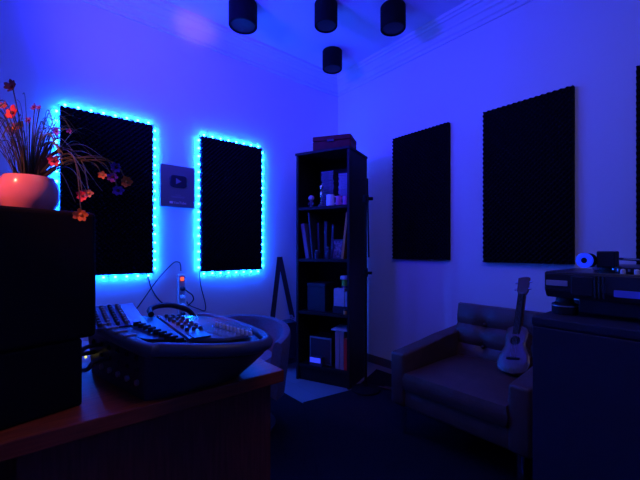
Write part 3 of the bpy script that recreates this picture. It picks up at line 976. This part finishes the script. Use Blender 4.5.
for k in range(4):
    x = -.0105+.007*k
    MB().cyl((x, -.0405, BLn*.27+.006), (x, -.0370, L-.11), .0004, n=6).build('string', M['grey_plastic'], t)

# ------------------------------------------------------------------ right foreground cabinet and turntable
M['navy_cab'] = mat('navy_black_laminate', (0.02, 0.02, 0.035), 0.5)
CZ = .85
t = thing('cabinet', 'large dark cabinet in the right foreground under the turntable', 'cabinet', (-1.165, -2.302, 0))
MB().box(.004, -1.1, .05, .80, -.004, CZ-.028).build('carcass', M['navy_cab'], t)
MB().box(-.004, -1.104, CZ-.027, .804, .0, CZ, .003).build('top_panel', M['navy_cab'], t)
MB().box(.03, -1.07, 0, .78, -.03, .05).build('plinth', M['navy_cab'], t)
for y0, y1 in ((-.550, -.008), (-1.096, -.554)):
    d = MB().box(-.014, y0, .06, .003, y1, CZ-.032, .002).build('door', M['navy_cab'], t)

M['tt_body'] = mat('turntable_black', (0.028, 0.028, 0.036), 0.3)
M['tt_label'] = mat('silver_plate', (0.52, 0.46, 0.52), 0.35, metal=.3)
M['ring_reflect'] = mat('ring_blue_reflect', (0.1, 0.15, 0.8), 0.3, emit=(0.01, 0.04, 1.0), estr=.7)  # glow stands in for blue room light on the counterweight's end
M['blue_label'] = mat('glossy_blue_plate', (0.18, 0.22, 0.75), 0.2)
t = thing('turntable', 'black turntable with tonearm and blue-lit counterweight on the cabinet', 'turntable', (-1.055, -2.308, CZ))
z0, z1 = .063, .160
# plinth with bevelled lower edge (x toward wall, -y to the right)
pr = [(.020, z0), (0, z0+.028), (0, z1-.006), (.006, z1), (.36, z1), (.36, z0)]
a = MB()
a.loft([[Vector((x, y, z)) for x, z in pr] for y in (0, -.46)])
bmesh.ops.bevel(a.bm, geom=a.bm.edges[:], offset=.003, segments=2, affect='EDGES')
a.build('plinth', M['tt_body'], t)
MB().box(-.004, -.074, .108, .001, -.006, .128, .001).build('label_plate', M['tt_label'], t)
MB().box(-.004, -.36, .083, .001, -.205, .106, .001).build('blue_plate', M['blue_label'], t)
MB().box(-.005, -.150, .078, .001, -.085, .146, .003).build('connector_panel', M['black'], t)
m = MB()
for k in range(3):
    m.box(-.008, -.158-.012*k, .074, .001, -.152-.012*k, .150, .002)
m.build('hinge_ribs', M['tt_body'], t)
for x, y in ((.055, -.050), (.055, -.41), (.31, -.05), (.31, -.41)):
    f = MB().lathe((x, y, 0), [(.040, 0), (.042, .004), (.042, .038), (.030, .044), (.026, .065)], 28).build('foot', M['black'], t, True)
    MB().lathe((x, y, .030), [(.0428, 0), (.0428, .004)], 28).build('foot_ring', M['silver'], f, True)
MB().lathe((.185, -.27, z1), [(.150, 0), (.158, .004), (.158, .020), (.150, .024), (.02, .025)], 48).build('platter', M['tt_body'], t, True)
for k in range(64):
    a = 2*PI*k/64
    if math.cos(a) > .55:
        continue
    MB().box(-.003, -.003, -.004, .003, .003, .004, mx=Matrix.Translation((.185+.158*math.cos(a), -.27+.158*math.sin(a), z1+.012)) @ Matrix.Rotation(a, 4, 'Z')).build('strobe_dot', M['silver'], t)
MB().box(.03, -.45, .014, .34, -.10, z0+.001, .004).build('base_plate', M['black'], t)
tb = MB().lathe((.07, -.180, z1), [(.034, 0), (.034, .008), (.024, .012), (.022, .030)], 28).build('tonearm_base', M['black_metal'], t, True)
MB().box(.035, -.200, z1+.020, .105, -.150, z1+.076, .004).build('gimbal_housing', M['black'], t)
ctr = Vector((.02, -.122, z1+.043))
vd = Vector((-.82, .18, 0)).normalized()
rm = vd.to_track_quat('Z', 'Y').to_matrix().to_4x4()
c = MB().lathe(ctr-vd*.030, [(.016, 0), (.0255, .003), (.0255, .034), (.020, .037)], 32, rm).build('counterweight', M['black_metal'], t, True)
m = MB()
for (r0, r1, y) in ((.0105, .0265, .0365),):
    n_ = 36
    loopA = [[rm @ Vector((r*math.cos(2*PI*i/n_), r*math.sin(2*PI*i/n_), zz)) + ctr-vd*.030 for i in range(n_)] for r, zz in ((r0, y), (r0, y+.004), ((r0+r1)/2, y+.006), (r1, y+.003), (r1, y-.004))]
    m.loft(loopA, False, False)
m.build('ring', M['ring_reflect'], c, True)  # emissive ring imitates the blue light caught by the end face
MB().tube(spline([ctr-vd*.03, Vector((.10, -.180, z1+.048)), Vector((.20, -.20, z1+.046)), Vector((.30, -.25, z1+.040))], 6), .005, 10).build('tonearm', M['chrome'], t, True)
for k in range(5):
    MB().lathe((.018, -.225-.035*k, z1), [(.008, 0), (.007, .014), (.003, .017)], 12).build('knob', M['white_plastic'], t, True)

# ------------------------------------------------------------------ rugs and floor cables
o = MB().box(-1.96, -2.9, .0005, -1.068, -.40, .007, .002, 1).build('rug', M['rug'])
tag(o, 'black rug on the floor beside the desk, reaching toward the bag', 'rug', 'black rugs')
m = MB()
q = [(-1.066, -.800), (-.62, -.862), (-.14, -.668), (-.13, -2.285), (-1.90, -2.285), (-1.75, -1.9)]
m.loft([[Vector((x, y, z)) for x, y in q] for z in (.0075, .013)])
o = m.build('rug', M['rug'])
tag(o, 'black rug lying under the armchair and the microphone stand', 'rug', 'black rugs')
for nme, dz in (('armchair', .0135), ('microphone_stand', .0135), ('tub_chair', .0075), ('small_guitar', .0135)):
    bpy.data.objects[nme].location.z += dz
cable([(-.42, -.99, .018), (-.36, -1.06, .018), (-.30, -1.10, .020), (-.22, -1.05, .018), (-.12, -1.12, .018), (-.05, -1.2, .006)], .005, 'dark cable on the floor between the microphone stand and the armchair')
cable([(-.46, -.97, .026), (-.40, -1.08, .018), (-.30, -1.20, .018), (-.22, -1.28, .018), (-.10, -1.30, .018)], .005, 'dark cable trailing along the floor toward the wall behind the armchair')
